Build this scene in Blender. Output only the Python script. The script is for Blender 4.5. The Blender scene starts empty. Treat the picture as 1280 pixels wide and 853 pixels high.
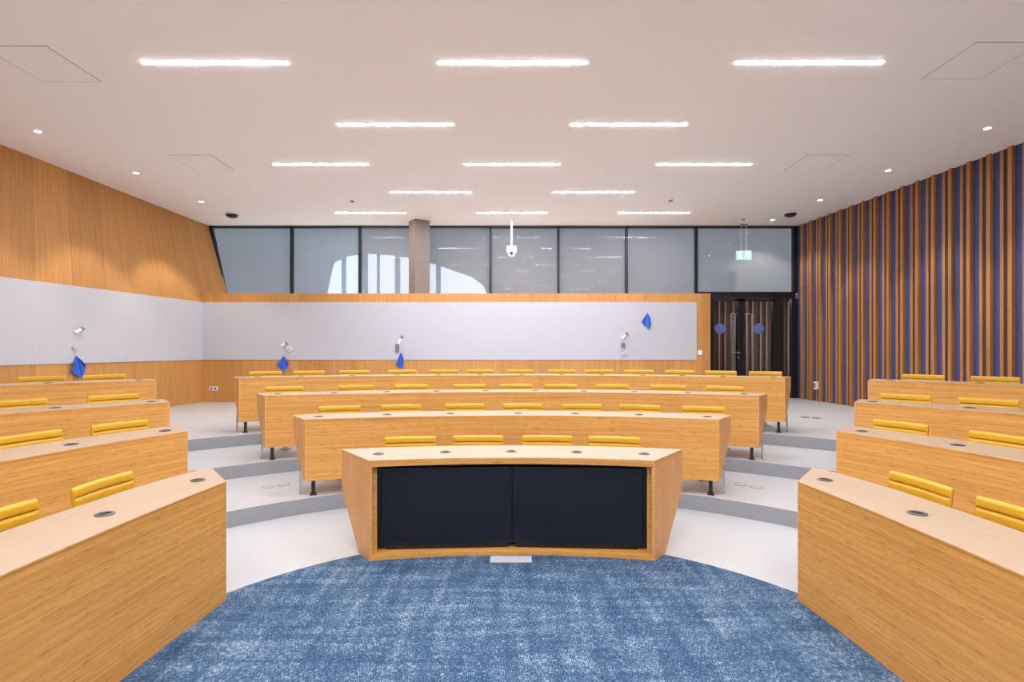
import bpy, bmesh, math, random
from mathutils import Vector, Matrix
random.seed(4)
C = bpy.context.scene.collection
F, EYE, HOR = 680.0, 1.575, 437.0          # focal length in px of the 1280x853 frame, eye height, horizon row
S, H = 0.146, 0.75                          # riser height, desk height
CEIL = EYE + 2.874
L3 = 3 * S
def lin(r, g, b):
    f = lambda c: (c / 255 / 12.92) if c / 255 <= .04045 else ((c / 255 + .055) / 1.055) ** 2.4
    return (f(r), f(g), f(b), 1)

# ------------------------------------------------------------------ materials
class NT:
    def __init__(s, name):
        s.m = bpy.data.materials.new(name); s.m.use_nodes = True
        s.n = s.m.node_tree.nodes; s.l = s.m.node_tree.links
        s.b = s.n['Principled BSDF']; s.out = s.n['Material Output']
    def new(s, t, **kw):
        n = s.n.new(t)
        for k, v in kw.items():
            if k.startswith('_'): n.inputs[k[1:].replace('_', ' ')].default_value = v
            else: setattr(n, k, v)
        return n
    def link(s, a, b): s.l.new(a, b)
    def math(s, op, a, b=None):
        n = s.n.new('ShaderNodeMath'); n.operation = op
        for i, x in enumerate((a, b)):
            if x is None: continue
            if isinstance(x, (int, float)): n.inputs[i].default_value = x
            else: s.link(x, n.inputs[i])
        return n.outputs[0]
    def ramp(s, fac, stops):
        n = s.n.new('ShaderNodeValToRGB'); e = n.color_ramp.elements
        while len(e) < len(stops): e.new(.5)
        for i, (p, c) in enumerate(stops): e[i].position = p; e[i].color = c
        s.link(fac, n.inputs[0]); return n.outputs[0]
    def mix(s, fac, a, b, mode='MIX'):
        n = s.n.new('ShaderNodeMix'); n.data_type = 'RGBA'; n.blend_type = mode
        for i, x in ((0, fac), (6, a), (7, b)):
            if isinstance(x, (int, float, tuple)): n.inputs[i].default_value = x
            else: s.link(x, n.inputs[i])
        return n.outputs[2]

def plain(name, col, rough=.5, metal=0.0, spec=.5, bump=0.0, bscale=200.0):
    t = NT(name); b = t.b
    b.inputs['Base Color'].default_value = col; b.inputs['Roughness'].default_value = rough
    b.inputs['Metallic'].default_value = metal; b.inputs['Specular IOR Level'].default_value = spec
    g = t.new('ShaderNodeNewGeometry'); nz = t.new('ShaderNodeTexNoise', _Scale=bscale, _Detail=3.0)
    t.link(g.outputs['Position'], nz.inputs['Vector'])
    c2 = tuple(min(1, x * 1.05) for x in col[:3]) + (1,); c1 = tuple(x * .95 for x in col[:3]) + (1,)
    t.link(t.ramp(nz.outputs[0], [(.3, c1), (.7, c2)]), b.inputs['Base Color'])
    if bump:
        bp = t.new('ShaderNodeBump', _Strength=bump, _Distance=.002)
        t.link(nz.outputs[0], bp.inputs['Height']); t.link(bp.outputs[0], b.inputs['Normal'])
    return t.m

def wood(name, c_lo, c_hi, c_dark, rough=.42, strip=.022, plank=1.6, board=0.0, seam=0.0, fleck=.5, spec=.4):
    """bamboo: UV u runs along the grain in metres, v across it"""
    t = NT(name); uv = t.new('ShaderNodeUVMap'); uv.uv_map = 'UVMap'
    sp = t.new('ShaderNodeSeparateXYZ'); t.link(uv.outputs[0], sp.inputs[0]); u, v = sp.outputs[0], sp.outputs[1]
    def vec(a, b, c=None):
        n = t.new('ShaderNodeCombineXYZ')
        t.link(a, n.inputs[0]); t.link(b, n.inputs[1])
        if c is not None: t.link(c, n.inputs[2])
        return n.outputs[0]
    row = t.math('FLOOR', t.math('DIVIDE', v, strip))
    jit = t.new('ShaderNodeTexWhiteNoise', noise_dimensions='1D'); t.link(row, jit.inputs['W'])
    seg = t.math('FLOOR', t.math('ADD', t.math('DIVIDE', u, plank), t.math('MULTIPLY', jit.outputs[0], 7.0)))
    wn = t.new('ShaderNodeTexWhiteNoise', noise_dimensions='2D'); t.link(vec(row, seg), wn.inputs['Vector'])
    fine = t.new('ShaderNodeTexNoise', _Scale=1.0, _Detail=4.0); t.link(vec(t.math('MULTIPLY', u, 2.2), t.math('MULTIPLY', v, 170.0)), fine.inputs['Vector'])
    mid = t.new('ShaderNodeTexNoise', _Scale=1.0, _Detail=3.0); t.link(vec(t.math('MULTIPLY', u, .8), t.math('MULTIPLY', v, 22.0)), mid.inputs['Vector'])
    f = t.math('ADD', t.math('MULTIPLY', wn.outputs[0], .20), t.math('ADD', t.math('MULTIPLY', fine.outputs[0], .55), t.math('MULTIPLY', mid.outputs[0], .45)))
    col = t.ramp(f, [(.30, c_lo), (.85, c_hi)])
    fl = t.new('ShaderNodeTexNoise', _Scale=1.0, _Detail=2.0); t.link(vec(t.math('MULTIPLY', u, 9.0), t.math('MULTIPLY', v, 120.0)), fl.inputs['Vector'])
    fm = t.ramp(fl.outputs[0], [(.60, (0, 0, 0, 1)), (.70, (1, 1, 1, 1))])
    col = t.mix(t.math('MULTIPLY', fm, fleck), col, c_dark)
    vein = t.new('ShaderNodeTexNoise', _Scale=1.0, _Detail=2.0); t.link(vec(t.math('MULTIPLY', u, .35), t.math('MULTIPLY', v, 9.0)), vein.inputs['Vector'])
    vm = t.ramp(vein.outputs[0], [(.62, (0, 0, 0, 1)), (.72, (1, 1, 1, 1))])
    col = t.mix(t.math('MULTIPLY', vm, .35 * fleck), col, c_dark)
    if board:
        bi = t.math('FLOOR', t.math('DIVIDE', v, board))
        bn = t.new('ShaderNodeTexWhiteNoise', noise_dimensions='1D'); t.link(bi, bn.inputs['W'])
        tone = t.math('ADD', t.math('MULTIPLY', bn.outputs[0], .20), .90)
        cc = t.new('ShaderNodeCombineColor')
        for i in range(3): t.link(tone, cc.inputs[i])
        col = t.mix(1.0, col, cc.outputs[0], 'MULTIPLY')
        if seam:
            fr = t.math('FRACT', t.math('DIVIDE', v, board))
            sm = t.math('LESS_THAN', fr, seam / board)
            col = t.mix(t.math('MULTIPLY', sm, .55), col, c_dark)
    t.link(col, t.b.inputs['Base Color'])
    t.b.inputs['Roughness'].default_value = rough; t.b.inputs['Specular IOR Level'].default_value = spec
    bp = t.new('ShaderNodeBump', _Strength=.15, _Distance=.001); t.link(fine.outputs[0], bp.inputs['Height']); t.link(bp.outputs[0], t.b.inputs['Normal'])
    return t.m

def carpet_mat():
    t = NT('blue_woven_carpet'); g = t.new('ShaderNodeNewGeometry')
    def noise(sx, sy, d=3.0, r=.6):
        mp = t.new('ShaderNodeMapping'); mp.inputs['Scale'].default_value = (sx, sy, 1)
        t.link(g.outputs['Position'], mp.inputs['Vector'])
        n = t.new('ShaderNodeTexNoise', _Scale=1.0, _Detail=d, _Roughness=r); t.link(mp.outputs[0], n.inputs['Vector']); return n.outputs[0]
    a = noise(34, 230, 2.0); b = noise(230, 34, 2.0); c = noise(3.0, 3.0, 4.0); d = noise(260, 260, 2.0, .8); e = noise(2.0, 14.0, 3.0); e2 = noise(14.0, 2.0, 3.0)
    m = t.math
    f = m('ADD', m('MULTIPLY', a, .60), m('ADD', m('MULTIPLY', b, .60), m('ADD', m('MULTIPLY', c, .12), m('ADD', m('MULTIPLY', d, .60), m('ADD', m('MULTIPLY', e, .25), m('MULTIPLY', e2, .25))))))
    f = m('ADD', m('MULTIPLY', m('SUBTRACT', f, 1.21), 1.9), .5)
    col = t.ramp(f, [(.18, lin(33, 56, 80)), (.50, lin(53, 79, 105)), (.66, lin(88, 110, 130)), (.88, lin(180, 186, 190))])
    t.link(col, t.b.inputs['Base Color']); t.b.inputs['Roughness'].default_value = .95; t.b.inputs['Specular IOR Level'].default_value = .1
    bp = t.new('ShaderNodeBump', _Strength=.5, _Distance=.003); t.link(f, bp.inputs['Height']); t.link(bp.outputs[0], t.b.inputs['Normal'])
    return t.m

def emit(name, col, s):
    t = NT(name); t.b.inputs['Base Color'].default_value = col
    t.b.inputs['Emission Color'].default_value = col; t.b.inputs['Emission Strength'].default_value = s
    return t.m

def glass(name, tint=(1, 1, 1, 1), refl=1.0, rough=0.0):
    t = NT(name); tr = t.new('ShaderNodeBsdfTransparent'); tr.inputs[0].default_value = tint
    gl = t.new('ShaderNodeBsdfGlossy'); gl.inputs['Roughness'].default_value = rough
    fr = t.new('ShaderNodeFresnel'); mx = t.new('ShaderNodeMixShader'); ge = t.new('ShaderNodeNewGeometry')
    t.link(t.math('SUBTRACT', 1.5, t.math('MULTIPLY', ge.outputs['Backfacing'], .83333)), fr.inputs['IOR'])   # a thin pane reflects alike from both sides
    t.link(t.math('MULTIPLY', fr.outputs[0], refl), mx.inputs[0]); t.link(tr.outputs[0], mx.inputs[1]); t.link(gl.outputs[0], mx.inputs[2])
    t.link(mx.outputs[0], t.out.inputs[0]); return t.m

def screen_fabric(name, col, openness):
    t = NT(name); df = t.new('ShaderNodeBsdfDiffuse'); df.inputs[0].default_value = col
    tr = t.new('ShaderNodeBsdfTransparent'); mx = t.new('ShaderNodeMixShader'); mx.inputs[0].default_value = openness
    t.link(df.outputs[0], mx.inputs[1]); t.link(tr.outputs[0], mx.inputs[2]); t.link(mx.outputs[0], t.out.inputs[0]); return t.m

BAMBOO = wood('bamboo_desk', lin(186, 123, 51), lin(222, 166, 91), lin(130, 75, 28), strip=.011, plank=1.2, fleck=.6)
BAMBOO_TOP_GLARE = wood('bamboo_top_glare', lin(166, 140, 113), lin(178, 153, 127), lin(150, 120, 90), strip=.02, plank=1.9, fleck=.25, rough=.38)  # same bamboo as the fronts; light and glare from above painted in as paler colour
BAMBOO_END = wood('bamboo_end', lin(190, 133, 71), lin(222, 168, 104), lin(140, 86, 42), strip=.012, plank=1.4, fleck=.2)
WALLWOOD = wood('wall_veneer', lin(172, 117, 58), lin(206, 150, 86), lin(114, 72, 35), strip=.012, plank=3.0, board=.62, seam=.006, fleck=.22, rough=.5)
SLATWOOD = wood('slat_oak', lin(136, 86, 42), lin(186, 128, 70), lin(80, 45, 21), strip=.03, plank=2.5, fleck=.3, rough=.5)
CARPET = carpet_mat()
FLOORM = plain('pale_floor', lin(178, 178, 177), .32, spec=.4, bscale=120.0)
RISER = plain('grey_riser', lin(142, 142, 144), .5)
WHITE = plain('white_plaster', lin(253, 250, 250), .85, spec=.2, bscale=300.0)
BOARD = plain('whiteboard_enamel', lin(186, 185, 189), .28, spec=.4, bscale=90.0)
WPLAST = plain('white_plastic', lin(238, 238, 238), .35)
BLACK = plain('black_metal', lin(22, 22, 24), .4)
FRAME = plain('black_frame', lin(16, 17, 20), .45)
DARK = plain('dark_socket', lin(14, 14, 16), .5)
CHROME = plain('chrome', lin(205, 205, 208), .18, metal=1.0)
LIDM = plain('outlet_lid', lin(172, 172, 174), .4)
STEEL = plain('brushed_steel', lin(165, 163, 160), .35, metal=1.0)
BRONZE = plain('bronze_ring', lin(86, 76, 70), .35, metal=.0)
GREY = plain('grey_plastic', lin(112, 112, 116), .5)
YELLOW = plain('mustard_leather', lin(198, 147, 28), .5, spec=.35, bump=.15, bscale=350.0)
BLUE = plain('blue_wall_paint', lin(52, 64, 110), .7)
RECESS_SHADE = plain('recess_shade', lin(58, 40, 34), .8)
CLOTH = plain('blue_cloth', lin(44, 92, 190), .9, bump=.3, bscale=500.0)
SCREEN = plain('dark_screen', lin(24, 26, 35), .3, spec=.35)
BEZEL_SHADE = plain('bezel_and_shade', lin(9, 9, 12), .4)  # screen housings, and the black painted as shade inside the front desk
COLUMN = plain('column_render', lin(124, 110, 99), .45, bscale=6.0)
BROWN = plain('corridor_brown', lin(92, 66, 56), .7)
CORRSLAT = plain('corridor_slat', lin(168, 140, 122), .6)
DISC = plain('door_disc_blue', lin(92, 108, 168), .6)
SOFFIT = plain('outer_grey', lin(132, 136, 142), .8)
POSTM = plain('outer_post', lin(150, 172, 198), .7)
LAMP = emit('lamp_diffuser', (.86, .895, .985, 1), 101.0)
SPOTM = emit('spot_lens', (1, .98, .95, 1), 30.0)
CORRFILL = emit('corridor_fill_lamp', (1, .95, .9, 1), 26.0)
GREENE = emit('sign_green', lin(70, 190, 150), .6)
WHITEE = emit('sign_white', (.85, 1, .93, 1), .75)
PANE = glass('window_glass', (.93, .95, .97, 1), .2, .03)
DOORGLASS = glass('door_glass', (.62, .60, .60, 1), .8)
BLIND = screen_fabric('screen_fabric_grey', lin(128, 124, 121), .14)
BLIND_SKY = screen_fabric('screen_fabric_sky_tint', lin(134, 143, 152), .15)  # same blind fabric, with the bluish sky light outside put into its colour

# ------------------------------------------------------------------ mesh helpers
class MB:
    def __init__(s): s.f = []
    def face(s, pts, uvs=None, mat=0, smooth=False):
        s.f.append(([Vector(p) for p in pts], uvs or [(p[0], p[1]) for p in pts], mat, smooth))
    def box(s, o, ax, ay, az, grain=0, mat=0, uo=(0, 0)):
        """box from corner o along three edge vectors; UV u along edge number `grain`"""
        o = Vector(o); A = [Vector(ax), Vector(ay), Vector(az)]; Ln = [a.length for a in A]
        for k in range(3):
            i, j = [q for q in range(3) if q != k]
            if j == grain: i, j = j, i
            for e in (0, 1):
                b = o + A[k] * e
                q = [(0, 0), (1, 0), (1, 1), (0, 1)]
                s.face([b + A[i] * a + A[j] * c for a, c in q], [(uo[0] + a * Ln[i], uo[1] + c * Ln[j] + k * .37 + e * .11) for a, c in q], mat)
        return s
    def prism(s, poly, z0, z1, sr=None, mat=0, side=None, swap=False):
        sr = sr or [(p[0], p[1]) for p in poly]; n = len(poly); side = mat if side is None else side
        s.face([(p[0], p[1], z1) for p in poly], sr, mat)
        s.face([(p[0], p[1], z0) for p in reversed(poly)], list(reversed(sr)), mat)
        acc = 0
        for i in range(n):
            a, b = poly[i], poly[(i + 1) % n]; d = math.dist(a[:2], b[:2])
            q = [(acc, z0), (acc + d, z0), (acc + d, z1), (acc, z1)]
            s.face([(a[0], a[1], z0), (b[0], b[1], z0), (b[0], b[1], z1), (a[0], a[1], z1)], [(y, x) for x, y in q] if swap else q, side)
            acc += d
        return s
    def tube(s, pts, r, n=10, mat=0, caps=True):
        pts = [Vector(p) for p in pts]; rr = r if isinstance(r, (list, tuple)) else [r] * len(pts); rings = []
        for i, p in enumerate(pts):
            t = (pts[min(i + 1, len(pts) - 1)] - pts[max(i - 1, 0)]).normalized()
            up = Vector((0, 0, 1)) if abs(t.z) < .9 else Vector((0, 1, 0))
            a = t.cross(up).normalized(); b = t.cross(a).normalized()
            rings.append([p + (a * math.cos(2 * math.pi * k / n) + b * math.sin(2 * math.pi * k / n)) * rr[i] for k in range(n)])
        for i in range(len(rings) - 1):
            for k in range(n):
                s.face([rings[i][k], rings[i][(k + 1) % n], rings[i + 1][(k + 1) % n], rings[i + 1][k]], mat=mat, smooth=True)
        if caps:
            s.face(rings[0], mat=mat); s.face(list(reversed(rings[-1])), mat=mat)
        return s
    def lathe(s, c, prof, n=24, axis=(0, 0, 1), mats=None, mat=0):
        """prof: (radius, height) pairs along axis, closed top and bottom"""
        c = Vector(c); ax = Vector(axis).normalized(); a = ax.orthogonal().normalized(); b = ax.cross(a)
        R = [[c + ax * h + (a * math.cos(2 * math.pi * k / n) + b * math.sin(2 * math.pi * k / n)) * max(r, 1e-4) for k in range(n)] for r, h in prof]
        for i in range(len(R) - 1):
            for k in range(n):
                s.face([R[i][k], R[i][(k + 1) % n], R[i + 1][(k + 1) % n], R[i + 1][k]], mat=mats[i] if mats else mat, smooth=True)
        s.face(list(reversed(R[0])), mat=mats[0] if mats else mat); s.face(R[-1], mat=mats[-1] if mats else mat)
        return s
    def build(s, name, mats, parent=None, origin=None, bevel=0.0, fix=True, autosmooth=False):
        org = Vector(origin) if origin is not None else Vector((0, 0, 0))
        bm = bmesh.new(); uvl = bm.loops.layers.uv.new('UVMap'); vd = {}
        for pts, uvs, mat, sm in s.f:
            vs = []
            for p in pts:
                q = p - org; k = (round(q.x, 5), round(q.y, 5), round(q.z, 5))
                if k not in vd: vd[k] = bm.verts.new(q)
                vs.append(vd[k])
            if len(set(vs)) < 3: continue
            cl = [(v, u) for i, (v, u) in enumerate(zip(vs, uvs)) if v is not vs[i - 1]]
            try: f = bm.faces.new([v for v, u in cl])
            except ValueError: continue
            f.material_index = mat; f.smooth = sm
            for lp, (v, u) in zip(f.loops, cl): lp[uvl].uv = u
        if fix: bmesh.ops.recalc_face_normals(bm, faces=bm.faces)
        for e in bm.edges:
            if len(e.link_faces) == 2 and e.calc_face_angle(0) > .6: e.smooth = False
        me = bpy.data.meshes.new(name); bm.to_mesh(me); bm.free()
        for m in (mats if isinstance(mats, (list, tuple)) else [mats]): me.materials.append(m)
        o = bpy.data.objects.new(name, me); C.objects.link(o)
        if parent is not None: o.parent = parent
        elif origin is not None: o.location = org
        if bevel:
            bv = o.modifiers.new('bevel', 'BEVEL'); bv.width = bevel; bv.segments = 2; bv.limit_method = 'ANGLE'; bv.angle_limit = math.radians(40)
        return o

def tag(o, label, cat, group=None):
    o['label'] = label; o['category'] = cat
    if group: o['group'] = group
    return o
def thing(name, loc, label, cat, group=None, rotz=0.0):
    o = bpy.data.objects.new(name, None); C.objects.link(o); o.location = loc; o.rotation_euler = (0, 0, rotz); o.empty_display_size = .1
    return tag(o, label, cat, group)
def struct(o): o['kind'] = 'structure'; return o
def copy_tree(o, parent=None):
    c = o.copy(); C.objects.link(c)
    if parent is not None: c.parent = parent
    for ch in list(o.children): copy_tree(ch, c)
    return c

# ------------------------------------------------------------------ room plan
DW, DB = 11.73, 12.69                       # front of the thick whiteboard wall, window plane behind it
def WL(y): return -7.16 + (y - 7.6) * .1174     # left wall line
def WR(y): return 7.10 - (y - 7.55) * .0856     # right wall line
YF = -3.6                                   # wall behind the camera
WBT, WBB, SILL = EYE + 1.018, EYE - .224, EYE + 1.207

def arc_pts(cx, cy, r, a0, a1, n):
    return [(cx + r * math.sin(a0 + (a1 - a0) * i / (n - 1)), cy + r * math.cos(a0 + (a1 - a0) * i / (n - 1))) for i in range(n)]

# centre rows: arcs about (0, CY)
CY = -0.8
ROWS = {'A': (4.95, 1.06, .53, 0), 'B': (6.39, 2.006, .45, 1), 'C': (7.60, 2.84, .45, 2), 'D': (8.95, 3.69, .45, 3)}
# side desks, left ones (right ones mirrored): three points of the front arc, extra length, tier
def circ3(p, q, r):
    ax, ay = p; bx, by = q; cx, cy = r
    d = 2 * (ax * (by - cy) + bx * (cy - ay) + cx * (ay - by))
    ux = ((ax * ax + ay * ay) * (by - cy) + (bx * bx + by * by) * (cy - ay) + (cx * cx + cy * cy) * (ay - by)) / d
    uy = ((ax * ax + ay * ay) * (cx - bx) + (bx * bx + by * by) * (ax - cx) + (cx * cx + cy * cy) * (bx - ax)) / d
    return ux, uy, math.hypot(ax - ux, ay - uy)
SIDE = [((-1.785, 3.40), (-1.852, 2.55), (-1.868, 1.98), 1.3, 0),
        ((-2.688, 4.51), (-2.950, 3.855), (-3.10, 3.29), 1.3, 1),
        ((-3.453, 5.49), (-3.905, 4.96), (-4.233, 4.50), 1.4, 2),
        ((-4.467, 6.83), (-4.99, 6.34), (-5.46, 5.81), .9, 3)]
def side_line(k, n=22):
    p, q, r, ext, tier = SIDE[k]
    ux, uy, R = circ3(p, q, r)
    a0 = math.atan2(p[0] - ux, p[1] - uy); a1 = math.atan2(r[0] - ux, r[1] - uy)
    while a1 - a0 > math.pi: a1 -= 2 * math.pi
    while a1 - a0 < -math.pi: a1 += 2 * math.pi
    a2 = a1 + math.copysign(ext / R, a1 - a0)
    return arc_pts(ux, uy, R, a2, a0, n)      # from the wall end to the aisle end

# ------------------------------------------------------------------ floor with three curved tiers
fl = MB()
xl0, xl1 = WL(YF), WL(DB + .1)
fl.prism([(WL(YF), YF), (WR(YF), YF), (WR(DB), DB + .02), (WL(DB), DB + .02)], -.12, 0, mat=0)
RIS = {1: (3.60, 6.42), 2: (4.89, 7.66), 3: (6.17, 9.02)}
E = (-.62, .785)                             # direction of the aisle-side desk ends (left aisle)
for k in (1, 2, 3):
    rr, rdesk = RIS[k]
    lineL = side_line(k)                     # wall end -> corner
    corner = lineL[-1]
    t = 0.0
    while math.hypot(corner[0] + E[0] * t, corner[1] + E[1] * t - 2.2) < rr and t < .6: t += .01
    ep = (corner[0] + E[0] * t, corner[1] + E[1] * t)
    a = math.atan2(ep[0], ep[1] - 2.2)
    arc = []
    for i in range(49):
        b = a + (-2 * a) * i / 48
        x, y = rr * math.sin(b), 2.2 + rr * math.cos(b)
        if abs(x) < rdesk: y = min(y, CY + math.sqrt(rdesk ** 2 - x * x))
        arc.append((x, y))
    y0 = lineL[0][1]
    left = [(WL(y0) - .0, y0)] + lineL + arc[0:1]
    right = [(-x, y) for x, y in reversed(lineL)] + [(WR(y0), y0)]
    poly = left + arc[1:] + right + [(WR(DB), DB + .02), (WL(DB), DB + .02)]
    fl.prism(poly, 0 if k == 1 else (k - 1) * S, k * S, mat=0, side=1)
floor = struct(fl.build('floor', [FLOORM, RISER]))

# ------------------------------------------------------------------ ceiling with access panel joints
cl = MB()
cl.prism([(-9.2, YF - .2), (8.6, YF - .2), (8.6, DB + .25), (-9.2, DB + .25)], CEIL, CEIL + .2)
struct(cl.build('ceiling', WHITE))
GAP = plain('joint_shadow', lin(120, 112, 110), .8)
for i, (x0, y0, lb) in enumerate([(-5.02, 5.15, 'square access hatch outline in the ceiling at the near left'), (4.35, 5.09, 'square access hatch outline in the ceiling at the near right'),
                                  (-5.06, 8.04, 'square access hatch outline in the far left part of the ceiling'), (4.37, 8.04, 'square access hatch outline in the far right part of the ceiling')]):
    w, d = .61, .68
    r = thing('access_hatch', (x0 + w / 2, y0 + d / 2, CEIL), lb, 'ceiling hatch', 'access hatches in the ceiling')
    m = MB(); m.box((-w / 2, -d / 2, -.004), (w, 0, 0), (0, d, 0), (0, 0, .005)); m.build('panel', WHITE, r, bevel=.001)
    g = .006; m = MB()
    m.box((-w / 2 - g, -d / 2 - g, -.0025), (w + 2 * g, 0, 0), (0, g, 0), (0, 0, .003)); m.box((-w / 2 - g, d / 2, -.0025), (w + 2 * g, 0, 0), (0, g, 0), (0, 0, .003))
    m.box((-w / 2 - g, -d / 2, -.0025), (g, 0, 0), (0, d, 0), (0, 0, .003)); m.box((w / 2, -d / 2, -.0025), (g, 0, 0), (0, d, 0), (0, 0, .003))
    m.build('joint', GAP, r)

# ------------------------------------------------------------------ walls
# left wall: lower part upright, upper part a twisted ruled surface that leans out towards the back
wl = MB()
ys = [YF + (DB - YF) * i / 40 for i in range(41)]
def top_x(y):
    return WL(y) if y < 7.6 else -7.16 + (y - 7.6) * .022
acc = 0
for i in range(40):
    y0, y1 = ys[i], ys[i + 1]
    ln = math.hypot(y1 - y0, WL(y1) - WL(y0))
    xs0 = [(0, WL(y0)), (WBB, WL(y0)), (WBT, WL(y0)), (CEIL, top_x(y0))]; xs1 = [(0, WL(y1)), (WBB, WL(y1)), (WBT, WL(y1)), (CEIL, top_x(y1))]
    for j in range(3):
        (za, xa), (zb, xb) = xs0[j], xs0[j + 1]; (_, xc), (_, xd) = xs1[j], xs1[j + 1]
        nz = 10 if j == 2 else 1
        for q in range(nz):
            f0, f1 = q / nz, (q + 1) / nz; z0, z1 = za + (zb - za) * f0, za + (zb - za) * f1
            wl.face([(xa + (xb - xa) * f0, y0, z0), (xc + (xd - xc) * f0, y1, z0), (xc + (xd - xc) * f1, y1, z1), (xa + (xb - xa) * f1, y0, z1)],
                    [(z0, acc), (z0, acc + ln), (z1, acc + ln), (z1, acc)], smooth=(j == 2))
    wl.face([(-9.3, y0, 0), (-9.3, y1, 0), (-9.3, y1, CEIL), (-9.3, y0, CEIL)])
    acc += ln
wall_left = struct(wl.build('wall_left', WALLWOOD, fix=False))
# left whiteboard, sunk flush in the veneer
def board_on_line(name, p0, p1, z0, z1, th, label):
    p0, p1 = Vector((*p0, 0)), Vector((*p1, 0)); d = p1 - p0; n = Vector((d.y, -d.x, 0)).normalized()
    m = MB(); m.box(p0 + Vector((0, 0, z0)), d, n * th, Vector((0, 0, z1 - z0)), grain=0)
    return tag(m.build(name, BOARD, origin=(p0 + d / 2 + Vector((0, 0, z0))), bevel=.003), label, 'whiteboard', 'wall whiteboards')
yb = DW
board_on_line('whiteboard', (WL(3.0), 3.0), (WL(yb), yb), WBB, WBT, .014, 'long white writing board along the left wood panelled wall')
bk = MB()   # thick wall carrying the second whiteboard; its top is the window sill
xe = 4.28
bk.box((WL(DW) - .02, DW, L3), (xe - WL(DW) + .02, 0, 0), (0, DB - DW - .14, 0), (0, 0, SILL - L3), grain=2)
wall_back = struct(bk.build('wall_back', WALLWOOD, bevel=.003))
m = MB(); m.box((WL(DW) + .012, DW - .014, WBB), (3.98 - WL(DW) - .012, 0, 0), (0, .014, 0), (0, 0, WBT - WBB))
tag(m.build('whiteboard', BOARD, bevel=.003, origin=(0, DW, WBB)), 'wide white writing board on the back wall below the windows', 'whiteboard', 'wall whiteboards')
# wall behind the camera and the closing walls
m = MB(); m.box((WL(YF) - .5, YF - .15, 0), (WR(YF) - WL(YF) + 1, 0, 0), (0, .15, 0), (0, 0, CEIL)); struct(m.build('wall_front', WHITE))
# right wall: blue backing with pairs of oak fins
P0 = Vector((WR(DB), DB, 0)); P1 = Vector((WR(YF), YF, 0)); tv = (P1 - P0).normalized(); nv = Vector((-tv.y, tv.x, 0))
if nv.x > 0: nv = -nv
m = MB(); m.box(P0, P1 - P0, -nv * .12, Vector((0, 0, CEIL)), grain=2)
wall_right = struct(m.build('wall_right', BLUE))
m = MB(); per = .319; s0 = .20; k = 0
while s0 + k * per < 10.5:
    b = P0 + tv * (s0 + k * per)
    m.box(b, tv * .061, nv * .055, Vector((0, 0, CEIL)), grain=2, uo=(k * 1.7, k * .31))
    m.box(b + tv * (.061 + .104), tv * .053, nv * .008, Vector((0, 0, CEIL)), grain=2, uo=(k * 2.3, k * .47 + .1))
    m.box(b + tv * (.061 + .104 + .053), tv * .101, nv * .003, Vector((0, 0, CEIL)), grain=2, mat=1)  # flat dark brown strip painted as the shade of a recess between slats
    k += 1
fins = m.build('slat_cladding', [SLATWOOD, RECESS_SHADE], wall_right); fins['label'] = 'upright oak slats in pairs over a blue wall'

# ------------------------------------------------------------------ windows above the back wall
bays = [-7.02, -5.13, -3.545, -2.03, -.50, 1.08, 2.67, 4.29, 6.57]
ztop = CEIL - .002; zbot = EYE + 1.20
fw = .055
for i in range(8):
    x0, x1 = bays[i], bays[i + 1]
    zb = zbot if i < 7 else EYE + 1.30
    xb0 = x0 + (.36 if i == 0 else 0)
    w = MB()
    w.face([(xb0 + .02, DB, zb + .02), (x1, DB, zb + .02), (x1, DB, ztop - .02), (x0 + .02, DB, ztop - .02)])
    wo = struct(w.build('window_%d' % (i + 1), PANE, origin=((x0 + x1) / 2, DB, zb), fix=False))
    o = Vector(((x0 + x1) / 2, DB, zb))
    g = MB(); fr = fw / 2
    def bar(a, b, t0, t1):
        a, b = Vector(a), Vector(b); d = (b - a); n = Vector((-d.z, 0, d.x)).normalized()
        g.box(a - n * t0 + Vector((0, -.05, 0)), d, n * (t0 + t1), Vector((0, .1, 0)))
    bar((x0, DB, ztop - .022), (x1, DB, ztop - .022), .02, .02)
    bar((xb0, DB, zb + .02), (x1, DB, zb + .02), .02, .02)
    bar((xb0, DB, zb), (x0, DB, ztop), fr * (1 if i else .9), fr * (1 if i else .9))
    if i == 7: bar((x1, DB, zb), (x1, DB, ztop), fr * 2.4, fr)
    fo = g.build('window_frame', FRAME, wo, origin=o)
    g = MB(); q = [(xb0 - .02, zb), (x1 + .02, zb), (x1 + .02, ztop), (x0 - .02, ztop)]
    g.face([(x, DB + .07 + .002 * (i % 2), z) for x, z in q])
    bo = g.build('roller_blind', BLIND_SKY if i < 2 else BLIND, wo, origin=o, fix=False)
# what stands outside: a grey building front with an arched opening, slim posts in it, open sky beyond
cp = MB(); YO = 20.0
ctl = [(402, 372), (412, 326), (430, 318), (452, 314), (490, 317), (520, 323), (545, 329), (570, 338), (590, 345), (604, 356), (610, 372)]
arch = [((px - 640) * YO / F, EYE + (HOR - py) * YO / F) for px, py in ctl]
for (xa, za), (xb_, zb_) in zip(arch[:-1], arch[1:]):
    for yy, rev in ((YO, 0), (YO + .5, 1)):
        cp.face([(xa, yy, za), (xb_, yy, zb_), (xb_, yy, 12), (xa, yy, 12)])
    cp.face([(xa, YO, za), (xb_, YO, zb_), (xb_, YO + .5, zb_), (xa, YO + .5, za)])
cp.box((-26, YO, 0), (arch[0][0] + 26, 0, 0), (0, .5, 0), (0, 0, 12)); cp.box((arch[-1][0], YO, 0), (26 - arch[-1][0], 0, 0), (0, .5, 0), (0, 0, 12))
tag(cp.build('building_front', SOFFIT, origin=(0, YO, 0), fix=False), 'grey outside building front with arched bright opening, seen through the window blinds', 'building')
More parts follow.
